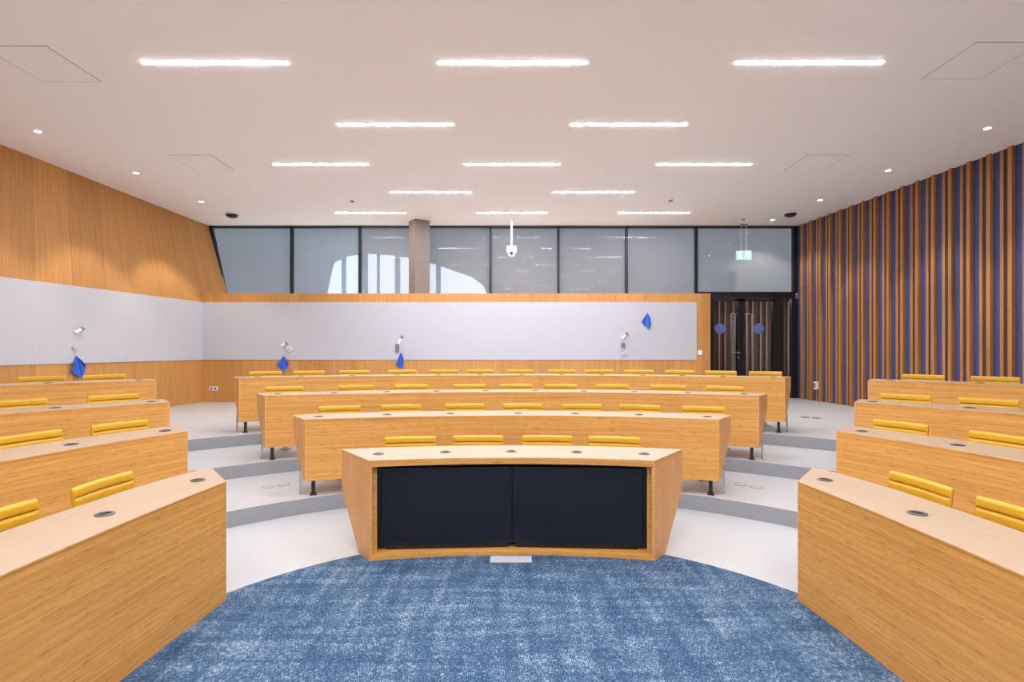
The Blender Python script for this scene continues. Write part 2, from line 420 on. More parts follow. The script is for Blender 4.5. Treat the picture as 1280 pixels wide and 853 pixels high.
for i, (px, wpx) in enumerate([(430, 6), (456, 8), (473, 4), (497, 7), (548, 6)]):
    x = (px - 640) * (YO + 1) / F; w = wpx * (YO + 1) / F
    p = MB(); p.tube([(x, YO + 1, 0), (x, YO + 1, 7)], w / 2, 12)
    tag(p.build('outdoor_post', POSTM, origin=(x, YO + 1, 0)), ['pale post at the left end of the bright arch outside', 'wide pale post just right of the second mullion outside', 'thin pale post inside the bright arch outside', 'pale post just left of the column, seen outside', 'pale post just right of the column, seen outside'][i], 'post', 'posts outside behind the blinds')
# column on the sill
m = MB(); cx, cy, w = -2.08, 12.2, .355; a = math.radians(33)
pts = [(cx + w * .5 * (sx * math.cos(a) - sy * math.sin(a)) , cy + w * .5 * (sx * math.sin(a) + sy * math.cos(a))) for sx, sy in ((-1, -1), (1, -1), (1, 1), (-1, 1))]
m.prism(pts, SILL, CEIL); col = m.build('column', COLUMN, bevel=.008, origin=(cx, cy, SILL)); struct(col)

# ------------------------------------------------------------------ glazed double door and corridor behind it
DX0, DX1, DT = 4.25, 6.60, EYE + 1.30
def pxx(p, d=DB): return (p - 640) * d / F
def pz(y, d): return EYE + (HOR - y) * d / F
do = bpy.data.objects.new('door_1', None); C.objects.link(do); do.location = (5.4, DB, L3); do['kind'] = 'structure'
og = Vector((5.4, DB, L3))
m = MB()
def vbar(a, b, z0, z1, y0=-.04, y1=.06): m.box((a, DB + y0, z0), (b - a, 0, 0), (0, y1 - y0, 0), (0, 0, z1 - z0))
vbar(DX0, DX1, pz(373.5, DB), DT + .0)
vbar(pxx(968), pxx(978.5), L3, pz(373.5, DB)); vbar(pxx(988.5), pxx(996), L3, pz(373.5, DB)); vbar(DX0, pxx(889), L3, pz(373.5, DB))
m.build('door_frame', FRAME, do, origin=og, bevel=.004)
for nm, a, b in (('l', 889, 925.5), ('r', 925.7, 968)):
    m = MB(); xa, xb = pxx(a) + .004, pxx(b) - .004; zt = pz(374, DB)
    st = pxx(925.5) - pxx(921)
    vbar(xa, xa + (.05 if nm == 'l' else st), L3 + .01, zt); vbar(xb - (st if nm == 'l' else .05), xb, L3 + .01, zt)
    vbar(xa, xb, L3 + .01, L3 + .12); vbar(xa, xb, zt - .05, zt)
    lf = m.build('door_leaf', FRAME, do, origin=og, bevel=.003)
    m = MB(); m.box((xa + .03, DB + .005, L3 + .05), (xb - xa - .06, 0, 0), (0, .01, 0), (0, 0, zt - L3 - .08)); m.build('glass', DOORGLASS, lf, origin=og)
    cxp = 900 if nm == 'l' else 948.5
    m = MB(); m.lathe((pxx(cxp), DB - .002, pz(411, DB)), [(.122, 0), (.122, .004)], 32, axis=(0, 1, 0)); m.build('blue_dot', DISC, lf, origin=og)
    m = MB()
    for q in ((912.5, 917.5) if nm == 'l' else (931.5, 938.5)):
        m.tube([(pxx(q), DB - .06, L3 + .25), (pxx(q), DB - .06, pz(393, DB))], .012, 8)
    qa, qb = (912.5, 920) if nm == 'l' else (930, 938.5)
    for zz in (pz(393, DB), L3 + .3):
        m.tube([(pxx(qa), DB - .06, zz), (pxx(qb), DB - .06, zz)], .014, 8); m.tube([(pxx(qb if nm == 'l' else qa), DB - .06, zz), (pxx(qb if nm == 'l' else qa), DB, zz)], .012, 8)
    m.build('pull_handle', GREY, lf, origin=og)
    if nm == 'l':
        m = MB(); zz = pz(441, DB)
        m.lathe((pxx(922), DB - .045, zz), [(.026, 0), (.026, -.008), (.011, -.008), (.011, -.05)], 16, axis=(0, 1, 0))
        m.tube([(pxx(923.5), DB - .09, zz), (pxx(913), DB - .09, zz)], .013, 10); m.build('lever', CHROME, lf, origin=og)
        m = MB(); m.lathe((pxx(922), DB - .04, zz - .11), [(.024, 0), (.024, -.01)], 16, axis=(0, 1, 0)); m.build('lock', STEEL, lf, origin=og)
m = MB(); m.box((pxx(978.5), DB + .005, L3), (pxx(988.5) - pxx(978.5), 0, 0), (0, .01, 0), (0, 0, DT - L3 - .1)); m.build('sidelight_glass', DOORGLASS, do, origin=og)
YC = 14.6
m = MB(); m.box((3.2, YC, L3), (5.6, 0, 0), (0, .1, 0), (0, 0, 2.43), mat=0); m.box((3.2, DB + .15, L3 - .1), (5.6, 0, 0), (0, YC - DB, 0), (0, 0, .1), mat=0)
m.box((3.2, DB + .10, L3 + 2.42), (5.6, 0, 0), (0, YC - DB, 0), (0, 0, .02), mat=0)
m.box((3.1, DB - .1, L3), (.1, 0, 0), (0, 2.1, 0), (0, 0, 2.4)); m.box((8.8, DB - .1, L3), (.1, 0, 0), (0, 2.1, 0), (0, 0, 2.4))
cw = struct(m.build('wall_corridor', BROWN)); m = MB(); x = 3.3; k = 0
while x < 8.7:
    m.box((x, YC - .05, L3), (.045, 0, 0), (0, .05, 0), (0, 0, 2.42)); x += .16 + .05 * (k % 2); k += 1
m.build('slat_cladding', CORRSLAT, cw)
r = thing('corridor_fill_lamp', (5.6, 13.15, L3 + 2.42), 'lamp on the corridor ceiling behind the glass doors', 'lamp')  # added out of view to light the corridor slats
m = MB(); m.box((-.9, -.05, -.03), (1.8, 0, 0), (0, .1, 0), (0, 0, .03)); m.build('diffuser', CORRFILL, r)

# ------------------------------------------------------------------ desks
def offset_line(line, normals, r, e0, e1):
    out = [(p[0] + n[0] * r, p[1] + n[1] * r) for p, n in zip(line, normals)]
    for i, e in ((0, e0), (-1, e1)):
        if e is None: continue
        n = normals[i]; dt = e[0] * n[0] + e[1] * n[1]
        out[i] = (line[i][0] + e[0] * r / dt, line[i][1] + e[1] * r / dt)
    return out
def normals_of(line, sign):
    ns = []
    for i in range(len(line)):
        a, b = line[max(i - 1, 0)], line[min(i + 1, len(line) - 1)]
        t = Vector((b[0] - a[0], b[1] - a[1])).normalized(); ns.append((-t.y * sign, t.x * sign))
    return ns
def clen(line):
    s = [0]
    for a, b in zip(line[:-1], line[1:]): s.append(s[-1] + math.dist(a, b))
    return s
def at_s(line, ss, s):
    s = min(max(s, 0), ss[-1])
    for i in range(len(line) - 1):
        if s <= ss[i + 1]:
            f = (s - ss[i]) / (ss[i + 1] - ss[i]); return Vector((line[i][0] + (line[i + 1][0] - line[i][0]) * f, line[i][1] + (line[i + 1][1] - line[i][1]) * f))
def grommet(root, org, x, y, z):
    m = MB(); m.lathe((x, y, z), [(.044, -.002), (.044, .004), (.040, .0065), (.026, .0065), (.022, .003), (.020, .0032), (.001, .0032)], 24, mats=[0, 0, 0, 1, 1, 1])
    m.box((x - .024, y - .004, z + .003), (.048, 0, 0), (0, .008, 0), (0, 0, .003), mat=0)
    return m.build('cable_grommet', [BRONZE, DARK], root, origin=org)

def desk(name, line, sign, depth, z0, e0, e1, label, group, bottom, taper_z, tb, chamf, legs=None, top_th=.012, ends=(True, True), tcut=None, front=True, swing=(0, 0)):
    """line: front edge; sign: side the depth runs to; bottom: height where the front panel ends; ends follow directions e0 and e1"""
    ns = normals_of(line, sign); ss = clen(line)
    mid = line[len(line) // 2]; org = Vector((mid[0] + ns[len(line) // 2][0] * .25, mid[1] + ns[len(line) // 2][1] * .25, z0))
    root = thing(name, org, label, 'desk', group)
    # top
    frontl = line
    back = offset_line(line, ns, depth, None, None)
    def endpt(i, e, t): return (line[i][0] + e[0] * t, line[i][1] + e[1] * t)
    tc0, tc1 = tcut
    poly = list(frontl); sr = [(s, 0) for s in ss]
    poly.append(endpt(-1, e1, tc1)); sr.append((ss[-1] + .05, tc1 * .9))
    bpts = list(zip(back, ss))
    L1 = ss[-1]
    # trim or extend the back edge so a rounded corner is left at both ends
    b1 = Vector(endpt(-1, e1, tc1)); b0 = Vector(endpt(0, e0, tc0))
    keep = [(p, s) for p, s in bpts if s >= chamf[0] and s <= L1 - chamf[1]]
    def corner(bc, p_far, swap):
        n = ns[-1 if not swap else 0]; i = -1 if not swap else 0
        ctrl = Vector(endpt(i, e1 if not swap else e0, (tc1 if not swap else tc0))) + Vector(n) * .0
        e = Vector(e1 if not swap else e0).normalized()
        rem = depth - (bc - Vector(line[i])).dot(Vector(n))
        ctrl = bc + e * (rem / max(.35, e.dot(Vector(n)))) * .75
        # control point kept on the offset line
        out = []
        for q in range(1, 6):
            f = q / 6; out.append(bc * (1 - f) ** 2 + ctrl * 2 * f * (1 - f) + Vector(p_far) * f ** 2)
        return out
    for p in corner(b1, keep[-1][0], False): poly.append((p.x, p.y)); sr.append((L1, depth * .9))
    for p, s in reversed(keep): poly.append(p); sr.append((s, depth))
    for p in reversed(corner(b0, keep[0][0], True)): poly.append((p.x, p.y)); sr.append((0, depth * .9))
    poly.append(tuple(b0)); sr.append((-.05, tc0 * .9))
    m = MB(); m.prism([(p[0], p[1]) for p in poly], z0 + H - top_th, z0 + H, sr, mat=0, side=1)
    if sign < 0 or True: pass
    top = m.build('top', [BAMBOO_TOP_GLARE, BAMBOO], root, origin=org, bevel=.002)
    # curved front panel
    if front:
        inner = offset_line(line, ns, .022, None, None); m = MB(); zt = z0 + H - top_th
        inset = offset_line(line, ns, .003, None, None)
        for i in range(len(line) - 1):
            a, b, c, d = inset[i], inset[i + 1], inner[i + 1], inner[i]
            sg = (ss[i], ss[i + 1]); zb = z0 + bottom
            m.face([(*a, zb), (*b, zb), (*b, zt), (*a, zt)], [(sg[0], zb), (sg[1], zb), (sg[1], zt), (sg[0], zt)], smooth=True)
            m.face([(*d, zb), (*c, zb), (*c, zt), (*d, zt)], [(sg[0], zb), (sg[1], zb), (sg[1], zt), (sg[0], zt)], smooth=True)
            m.face([(*a, zb), (*b, zb), (*c, zb), (*d, zb)], [(sg[0], 0), (sg[1], 0), (sg[1], .02), (sg[0], .02)])
            m.face([(*a, zt), (*b, zt), (*c, zt), (*d, zt)], [(sg[0], 0), (sg[1], 0), (sg[1], .02), (sg[0], .02)])
        for i in (0, -1):
            a, d = inset[i], inner[i]; m.face([(*a, z0 + bottom), (*d, z0 + bottom), (*d, zt), (*a, zt)])
        m.build('front_panel', BAMBOO, root, origin=org)
    # end panels with a tapering rear edge
    for i, e, tc, on in ((0, e0, tc0, ends[0]), (-1, e1, tc1, ends[1])):
        if not on: continue
        p = Vector((*line[i], 0)); ev = Vector((e[0], e[1], 0)); zt = z0 + H - top_th
        t = Vector((line[1][0] - line[0][0], line[1][1] - line[0][1], 0)) if i == 0 else Vector((line[-2][0] - line[-1][0], line[-2][1] - line[-1][1], 0))
        t.normalize(); inn = Vector((-ev.y, ev.x, 0)).normalized()
        if inn.dot(t) < 0: inn = -inn
        prof = [(0.0, z0 + bottom), (0.0, zt), (tc - .004, zt), (tc - .004, z0 + taper_z), (tb, z0 + bottom)]
        m = MB(); n = len(prof); th = .026
        A = [p + ev * a + Vector((0, 0, z)) for a, z in prof]; B = [q + inn * th for q in A]
        uv = [(z, a) for a, z in prof]
        m.face(A, uv); m.face(list(reversed(B)), list(reversed(uv)))
        for j in range(n):
            q = (j + 1) % n; m.face([A[j], A[q], B[q], B[j]], [(A[j].z, 0), (A[q].z, 0), (B[q].z, th), (B[j].z, th)] if abs(A[j].z - A[q].z) > .05 else [(0, 0), (tc, 0), (tc, th), (0, th)])
        m.build('end_panel', BAMBOO_END, root, origin=org, bevel=.002)
    # legs: black posts behind the front panel, each with a chrome rod loop behind it
    for s in (legs or []):
        q = at_s(line, ss, s); i = min(range(len(line)), key=lambda j: abs(ss[j] - s)); n = Vector(ns[i]); t = Vector((line[min(i + 1, len(line) - 1)][0] - line[max(i - 1, 0)][0], line[min(i + 1, len(line) - 1)][1] - line[max(i - 1, 0)][1])).normalized()
        f0 = q + n * .05; zb = z0 + .002
        m = MB(); m.box((*(f0 - t * .018), zb), (*(t * .036), 0), (*(n * .05), 0), (0, 0, bottom + .05))
        m.box((*(f0 - t * .03 - n * .02), zb), (*(t * .06), 0), (*(n * .09), 0), (0, 0, .012))
        m.build('leg', BLACK, root, origin=org, bevel=.002)
        dr = 1 if s < ss[-1] / 2 else -1; m = MB()
        if abs(s - ss[-1] / 2) > ss[-1] / 2 - .2:      # hairpin loop under the slanting edge of the end panel
            c0, e = (Vector(line[0]), Vector(e0)) if dr > 0 else (Vector(line[-1]), Vector(e1))
            g0 = c0 + e * .115 + t * dr * .013; g1 = c0 + e * .175 + t * dr * .013; h0 = c0 + e * .12; h1 = c0 + e * .155
            m.tube([(*g0, z0 + .27), (*h0, z0 + .02), (*h0.lerp(h1, .3), z0 + .008), (*h0.lerp(h1, .7), z0 + .008), (*h1, z0 + .02), (*g1, z0 + .35)], .0065, 8)
        else:
            m.tube([(*(q + n * (depth * .80) - t * .02 * dr), z0 + H - top_th - .01), (*(q + n * (depth * .62) - t * .02 * dr), z0 + .03), (*(q + n * (depth * .60) - t * .02 * dr), z0 + .012), (*(q + n * (depth * .3) - t * .02 * dr), z0 + .012), (*(q + n * (depth * .27) - t * .02 * dr), z0 + .03), (*(q + n * (depth * .16) - t * .02 * dr), z0 + bottom + .03)], .009, 8)
        m.build('rod_leg', CHROME, root, origin=org)
    return dict(root=root, org=org, line=line, ns=ns, ss=ss, depth=depth, z0=z0)

def ray_hit(d, px, r):
    """arc position on the line offset by r that lies on the sight line of photo column px"""
    off = offset_line(d['line'], d['ns'], r, None, None); best = None
    for i in range(len(off) - 1):
        fa = off[i][0] * F - (px - 640) * off[i][1]; fb = off[i + 1][0] * F - (px - 640) * off[i + 1][1]
        if fa * fb <= 0:
            f = fa / (fa - fb); p = Vector(off[i]).lerp(Vector(off[i + 1]), f); n = Vector(d['ns'][i]).lerp(Vector(d['ns'][i + 1]), f).normalized(); return p, n
    i = 0 if abs(off[0][0] * F / off[0][1] + 640 - px) < abs(off[-1][0] * F / off[-1][1] + 640 - px) else -1
    j = 1 if i == 0 else -2     # beyond the end: run on along the tangent
    a, b = Vector(off[i]), Vector(off[j]); t = (a - b); k = (px - 640) / F
    f = (k * a.y - a.x) / (t.x - k * t.y); return a + t * f, Vector(d['ns'][i])

DESKS = {}
for k in 'ABCD':
    R, xc, dep, tier = ROWS[k]; a = math.asin(xc / R)
    line = arc_pts(0, CY, R, -a, a, 41)
    z0 = tier * S
    L = 2 * a * R
    if k == 'A':
        d = desk('presentation_desk', line, 1, dep, z0, (-.607, .795), (.607, .795), 'pale bamboo front desk holding two dark screens at the edge of the carpet', None, 0, .42, .20, (.0, .0), tcut=(.57, .57), front=False, top_th=.028)
    else:
        nm = {'B': 'long curved bamboo desk just behind the front desk with screens', 'C': 'long curved bamboo desk second from the back in the middle block', 'D': 'widest curved bamboo desk, rearmost of the middle block'}[k]
        legs = [.075, L * .27, L * .5, L * .73, L - .075]
        d = desk('curved_desk', line, 1, dep, z0, E, (-E[0], E[1]), nm, 'curved desks of the middle block', .15, .57, .04, (.0, .0), legs=legs, tcut=(.37, .37))
    DESKS[k] = d
ordn = ['first', 'second', 'third', 'fourth']
for side, sg in (('left', 1), ('right', -1)):
    for k in range(4):
        line = side_line(k); tier = SIDE[k][4]
        if sg < 0: line = [(-x, y) for x, y in line]
        t0 = Vector((line[1][0] - line[0][0], line[1][1] - line[0][1])).normalized()
        ns = normals_of(line, 1 if sg > 0 else -1)
        e0 = ns[0]; e1 = (E[0], E[1]) if sg > 0 else (-E[0], E[1])
        lb = {0: 'large bamboo desk nearest the camera beside the carpet, %s side', 1: 'curved bamboo desk in the second row up the %s side', 2: 'curved bamboo desk in the third row up the %s side', 3: 'curved bamboo desk in the top row by the %s wall'}[k] % side
        d = desk('curved_desk', line, 1 if sg > 0 else -1, .45, tier * S, e0, e1, lb, 'curved desks of the side blocks', .004, .55, .12, (.0, [.16, .12, .05, .05][k]), tcut=(.40, [.46, .42, .40, .40][k]))
        DESKS[side[0] + str(k)] = d
GROM = {'A': [473, 557, 639, 721, 805], 'B': [399, 484, 563, 648, 719, 799, 884], 'C': [347, 418, 484, 546, 607, 669, 730, 793, 860, 930],
        'D': [322, 376, 440, 497, 548, 600, 652, 702, 752, 803, 853, 904, 967],
        'l0': [131, 247.5], 'l1': [89, 206.5], 'l2': [69, 189.5], 'l3': [60, 174], 'r0': [1031, 1146.5], 'r1': [1077.5, 1197], 'r2': [1091, 1212], 'r3': [1113, 1225]}
for k, xs in GROM.items():
    d = DESKS[k]
    for px in xs:
        p, n = ray_hit(d, px, .19 if k != 'A' else .24)
        grommet(d['root'], d['org'], p.x, p.y, d['z0'] + H)

# ---- inside of the front desk: plinth, back panel, cheeks and the two screens
A = DESKS['A']; org = A['org']; ln = A['line']; ns = A['ns']; ss = A['ss']
def curved_slab(r0, r1, z0, z1, s0, s1, name, mat, parent):
    m = MB(); idx = [i for i in range(len(ln)) if s0 <= ss[i] <= s1]
    for i, j in zip(idx[:-1], idx[1:]):
        q = [(ln[t][0] + ns[t][0] * r, ln[t][1] + ns[t][1] * r) for t, r in ((i, r0), (j, r0), (j, r1), (i, r1))]; u = (ss[i], ss[j])
        for z in (z0, z1): m.face([(*p, z) for p in q], [(u[0], r0), (u[1], r0), (u[1], r1), (u[0], r1)])
        for a, b in ((0, 1), (3, 2)): m.face([(*q[a], z0), (*q[b], z0), (*q[b], z1), (*q[a], z1)], [(u[0], z0), (u[1], z0), (u[1], z1), (u[0], z1)])
    for t in (idx[0], idx[-1]):
        q = [(ln[t][0] + ns[t][0] * r, ln[t][1] + ns[t][1] * r) for r in (r0, r1)]; m.face([(*q[0], z0), (*q[1], z0), (*q[1], z1), (*q[0], z1)])
    return m.build(name, mat, parent, origin=org)
curved_slab(.003, .19, .004, .036, 0, ss[-1], 'plinth', BAMBOO, A['root'])
curved_slab(.15, .17, .036, H - .028, 0, ss[-1], 'back_panel', BEZEL_SHADE, A['root'])  # panel coloured black for the shade around the screens
for q0, q1 in ((0, .06), (ss[-1] - .06, ss[-1])): curved_slab(.06, .151, .036, H - .028, q0, q1, 'side_lining', BAMBOO, A['root'])
curved_slab(.003, .02, H - .05, H - .028, 0, ss[-1], 'top_rail', BAMBOO, A['root'])
for sgn, lb in ((-1, 'left dark widescreen display set into the front desk'), (1, 'right dark widescreen display set into the front desk')):
    ang = sgn * .0998; cxx, cyy = (4.95 + .085) * math.sin(ang), CY + (4.95 + .085) * math.cos(ang)
    r = thing('display_screen', (cxx, cyy, .075), lb, 'screen', 'screens in the front desk', rotz=-ang * .6)
    w, hh, th = 1.000, .59, .035
    m = MB(); m.box((-w / 2, -th / 2, 0), (w, 0, 0), (0, th, 0), (0, 0, hh)); m.build('housing', BEZEL_SHADE, r, bevel=.003)
    m = MB(); m.box((-w / 2 + .010, -th / 2 - .002, .018), (w - .020, 0, 0), (0, .003, 0), (0, 0, hh - .030)); m.build('panel', SCREEN, r)
    m = MB(); m.box((-.47, -.005, -.038), (.94, 0, 0), (0, .03, 0), (0, 0, .04)); m.build('shade_strip', BEZEL_SHADE, r)  # black strip standing in for the shadow under the screen

# ------------------------------------------------------------------ carpet
m = MB()
L0 = side_line(0); pts = []
a = math.atan2(-1.852, 1.187)
for i in range(60): b = a - 2 * a * i / 59; pts.append((2.2 * math.sin(b), 2.3 + 2.2 * math.cos(b)))
Rl = [(-x, y) for x, y in reversed(L0)]
pts += [(x + .012, y) for x, y in Rl[:]] + [(1.85, -1.2), (-1.85, -1.2)] + [(x - .012, y) for x, y in L0]
m.prism(pts, .0005, .0035)
tag(m.build('carpet', CARPET, origin=(0, 2.2, 0)), 'blue woven carpet with rounded far edge between the near desks', 'carpet')
m = MB(); m.box((-.155, -.06, 0), (.31, 0, 0), (0, .12, 0), (0, 0, .006)); o = m.build('floor_plate', BOARD, origin=(0, 0, 0), bevel=.002); o.location = (-.008, 4.06, .0045)
tag(o, 'white cable cover plate lying on the carpet before the front desk', 'floor plate')

# ------------------------------------------------------------------ chairs
def ring_loft(m, rings, mat=0):
    n = len(rings[0])
    for a, b in zip(rings[:-1], rings[1:]):
        for k in range(n): m.face([a[k], a[(k + 1) % n], b[(k + 1) % n], b[k]], mat=mat, smooth=True)
    m.face(list(reversed(rings[0])), mat=mat, smooth=True); m.face(rings[-1], mat=mat, smooth=True)
def sgnpow(v, p): return math.copysign(abs(v) ** p, v)
def pad(m, length, hw, th, seams, place, n=44, nz=54):
    """a padded slab with stitched cross seams; place(x, y, s) gives the 3D point"""
    rings = []
    for i in range(nz + 1):
        s = length * i / nz; e = min(s, length - s)
        rnd = math.sqrt(max(0.0, 1 - max(0, 1 - e / .016) ** 2)) if e < .016 else 1
        rnd = max(rnd, .15)
        g = max([math.exp(-((s - q) / .006) ** 2) for q in seams] + [0]); puff = 1
        ring = []
        for k in range(n):
            a = 2 * math.pi * k / n
            x = hw * sgnpow(math.cos(a), .45) * (1 - .02 * (1 - rnd)); y = sgnpow(math.sin(a), .55)
            inner = min(1, max(0, (hw - abs(x)) / .03))
            yy = th * y * rnd
            if y < 0: yy += g * inner * .013
            else: yy -= g * inner * .003
            ring.append(place(x, yy, s))
        rings.append(ring)
    ring_loft(m, rings)
chair = thing('conference_chair', (0, 0, 0), 'x', 'chair')
# origin: on the floor below the backrest; the sitter faces -Y
ZT = .815; ZB = .43
m = MB(); Lb = ZT - ZB
pad(m, Lb, .222, .021, [Lb - .058 * q for q in range(1, 7)], lambda x, y, s: (x, y - .55 * x * x + (s - Lb) * math.tan(math.radians(7)), ZB + s))
m.build('backrest', YELLOW, chair)
m = MB(); pad(m, .37, .205, .022, [.07 * q for q in range(1, 6)], lambda x, y, s: (x, -.03 - s, .448 - y + .02 * (s / .37) ** 2)); m.build('seat', YELLOW, chair)
for sx in (-1, 1):
    m = MB(); m.tube([(sx * .13, -.34, .417), (sx * .13, .0, .415), (sx * .13, .03, .43), (sx * .13, .036, .48), (sx * .13, .062, ZT - .14)], .011, 8); m.build('side_rail', CHROME, chair)
m = MB(); m.box((-.15, -.22, .385), (.30, 0, 0), (0, .37, 0), (0, 0, .026)); m.build('seat_carrier', STEEL, chair, bevel=.004)
m = MB(); m.lathe((0, .105, .012), [(.030, 0), (.030, .36), (.045, .375)], 16); m.build('pedestal', CHROME, chair)
m = MB(); m.lathe((0, .105, 0), [(.075, .004), (.075, .010), (.06, .014), (.032, .018)], 24); m.build('base_plate', STEEL, chair)

ORD = ['first', 'second', 'third', 'fourth', 'fifth', 'sixth', 'seventh', 'eighth', 'ninth', 'tenth', 'eleventh', 'twelfth', 'thirteenth']
CH = {'A': [513.5, 598, 684, 767.5], 'B': [425, 501, 581, 653, 727, 800, 879], 'C': [356, 446.5, 514, 587, 644.5, 701, 765.5, 835, 906],
      'D': [332, 386, 443, 503, 555, 600, 650, 702, 749, 799, 850, 901, 956.5],
      'l0': [124, -15], 'l1': [148, 34], 'l2': [141.5, 20], 'l3': [130, 52], 'r0': [1155, 1281], 'r1': [1127.5, 1256], 'r2': [1133, 1236], 'r3': [1154.5, 1244.5]}
ROWNAME = {'A': 'behind the front desk with screens', 'B': 'behind the second middle desk', 'C': 'behind the second rearmost middle desk', 'D': 'behind the rearmost middle desk'}
first = True
for k, xs in CH.items():
    d = DESKS[k]
    for i, px in enumerate(xs):
        p, n = ray_hit(d, px, d['depth'] + (.15 if len(k) == 1 else .16))
        ch = chair if first else copy_tree(chair); first = False
        ch.location = (p.x, p.y, d['z0']); ch.rotation_euler = (0, 0, math.atan2(-n.x, n.y) + random.uniform(-.05, .05))
        if len(k) == 1:
            nn = len(xs)
            if i == 0: w = 'leftmost'
            elif i == nn - 1: w = 'rightmost'
            elif i < (nn + 1) // 2: w = ORD[i] + ' from left'
            else: w = ORD[nn - 1 - i] + ' from right'
            lab = 'mustard yellow padded chair, %s of those %s' % (w, ROWNAME[k]); grp = 'yellow chairs ' + ROWNAME[k]
        else:
            sd = 'left' if k[0] == 'l' else 'right'; q = int(k[1])
            rown = ['nearest', 'second', 'third', 'top'][q]
            near = ['aisle end', 'outer end'][(i if k[0] == 'l' else i)]
            lab = 'mustard yellow chair at the %s of the %s %s side desk' % (near, rown, sd); grp = 'yellow chairs on the %s side' % sd
        tag(ch, lab, 'chair', grp)

# ------------------------------------------------------------------ ceiling lights
SP = 1.497; LEN = 1.466
rows = [(5.45 + i * SP, 0 if i % 2 == 0 else 1) for i in range(-5, 5)]
rn = {0: 'nearest visible row', 1: 'second row', 2: 'third row', 3: 'fourth row', 4: 'row nearest the windows'}
for i in range(-5, 5):
    y = 5.45 + i * SP
    xs = [-2.97, 0, 2.98] if i % 2 == 0 else [-1.485, 1.495]
    for j, x in enumerate(xs):
        pos = (['left', 'middle', 'right'] if len(xs) == 3 else ['left', 'right'])[j]
        lab = '%s slim strip light in the %s on the ceiling' % (pos, rn[i]) if i >= 0 else '%s slim strip light %s the camera on the ceiling, outside the picture' % (pos, {-1: 'one row ahead of', -2: 'two rows nearer', -3: 'almost over', -4: 'just behind', -5: 'well behind'}[i])
        r = thing('strip_light', (x, y, CEIL), lab, 'ceiling light', 'strip lights on the ceiling')
        m = MB(); m.box((-LEN / 2, -.026, -.004), (LEN, 0, 0), (0, .052, 0), (0, 0, .005)); m.build('diffuser', LAMP, r)
        m = MB()
        for sy in (-1, 1): m.box((-LEN / 2 - .006, sy * .026 - (.006 if sy < 0 else 0), -.0015), (LEN + .012, 0, 0), (0, .006, 0), (0, 0, .0025))
        for sx in (-1, 1): m.box((sx * LEN / 2 - (.006 if sx < 0 else 0), -.026, -.0015), (.006, 0, 0), (0, .052, 0), (0, 0, .0025))
        m.build('trim_ring', WPLAST, r)
def lamp_spot(parent, power, size, blend, aim=(0, 0, -1)):
    ld = bpy.data.lights.new('spot_beam', 'SPOT'); ld.energy = power; ld.spot_size = math.radians(size); ld.spot_blend = blend; ld.shadow_soft_size = .03; ld.color = (1, .93, .86)
    lo = bpy.data.objects.new('spot_beam', ld); C.objects.link(lo); lo.parent = parent; lo.location = (0, 0, -.03)
    lo.rotation_euler = Vector(aim).to_track_quat('-Z', 'Y').to_euler(); return lo
DL = [(-6.24, 7.16, 'small round downlight nearest the camera along the left wall'), (-6.11, 8.84, 'small round downlight in the middle along the left wall'), (-6.03, 10.56, 'small round downlight farthest along the left wall'),
      (6.17, 7.06, 'small round downlight nearest the camera along the slatted wall'), (6.03, 8.72, 'small round downlight second along the slatted wall'), (5.92, 10.45, 'small round downlight third along the slatted wall'), (5.77, 12.05, 'small round downlight before the window above the doors')]
for x, y, lab in DL:
    r = thing('downlight', (x, y, CEIL), lab, 'downlight', 'downlights along the walls')
    m = MB(); m.lathe((0, 0, 0), [(.055, .001), (.055, -.006), (.040, -.008), (.036, -.002)], 24); m.build('trim_ring', WPLAST, r)
    m = MB(); m.lathe((0, 0, 0), [(.036, -.001), (.036, -.005)], 20); m.build('lens', SPOTM, r)
    lamp_spot(r, 52 if y > 12 else 62, 112 if y > 12 else 84, .45)
for x, y, lab in [(-5.92, 11.5, 'dark round dome fitting on the ceiling near the left window'), (5.85, 11.43, 'dark round dome fitting on the ceiling near the slatted wall')]:
    r = thing('dome_sensor', (x, y, CEIL), lab, 'ceiling sensor', 'dark ceiling fittings')
    m = MB(); m.lathe((0, 0, 0), [(.14, .001), (.14, -.018), (.125, -.026)], 28); m.build('base_ring', WPLAST, r)
    m = MB(); m.lathe((0, 0, -.025), [(.12, 0), (.115, -.03), (.085, -.055), (.04, -.068), (.005, -.07)], 28); m.build('dome', BLACK, r)
for x, y, lab in [(-3.07, 10.45, 'small pale smoke detector on the ceiling left of centre'), (3.03, 10.4, 'small pale smoke detector on the ceiling right of centre'), (5.05, 11.9, 'small pale smoke detector on the ceiling above the green sign')]:
    r = thing('smoke_detector', (x, y, CEIL), lab, 'smoke detector', 'smoke detectors')
    m = MB(); m.lathe((0, 0, 0), [(.06, .001), (.06, -.015), (.05, -.02)], 20); m.build('base', WPLAST, r)
    m = MB(); m.lathe((0, 0, -.02), [(.042, 0), (.042, -.018), (.03, -.028), (.004, -.03)], 20); m.build('sensor_head', RISER, r)

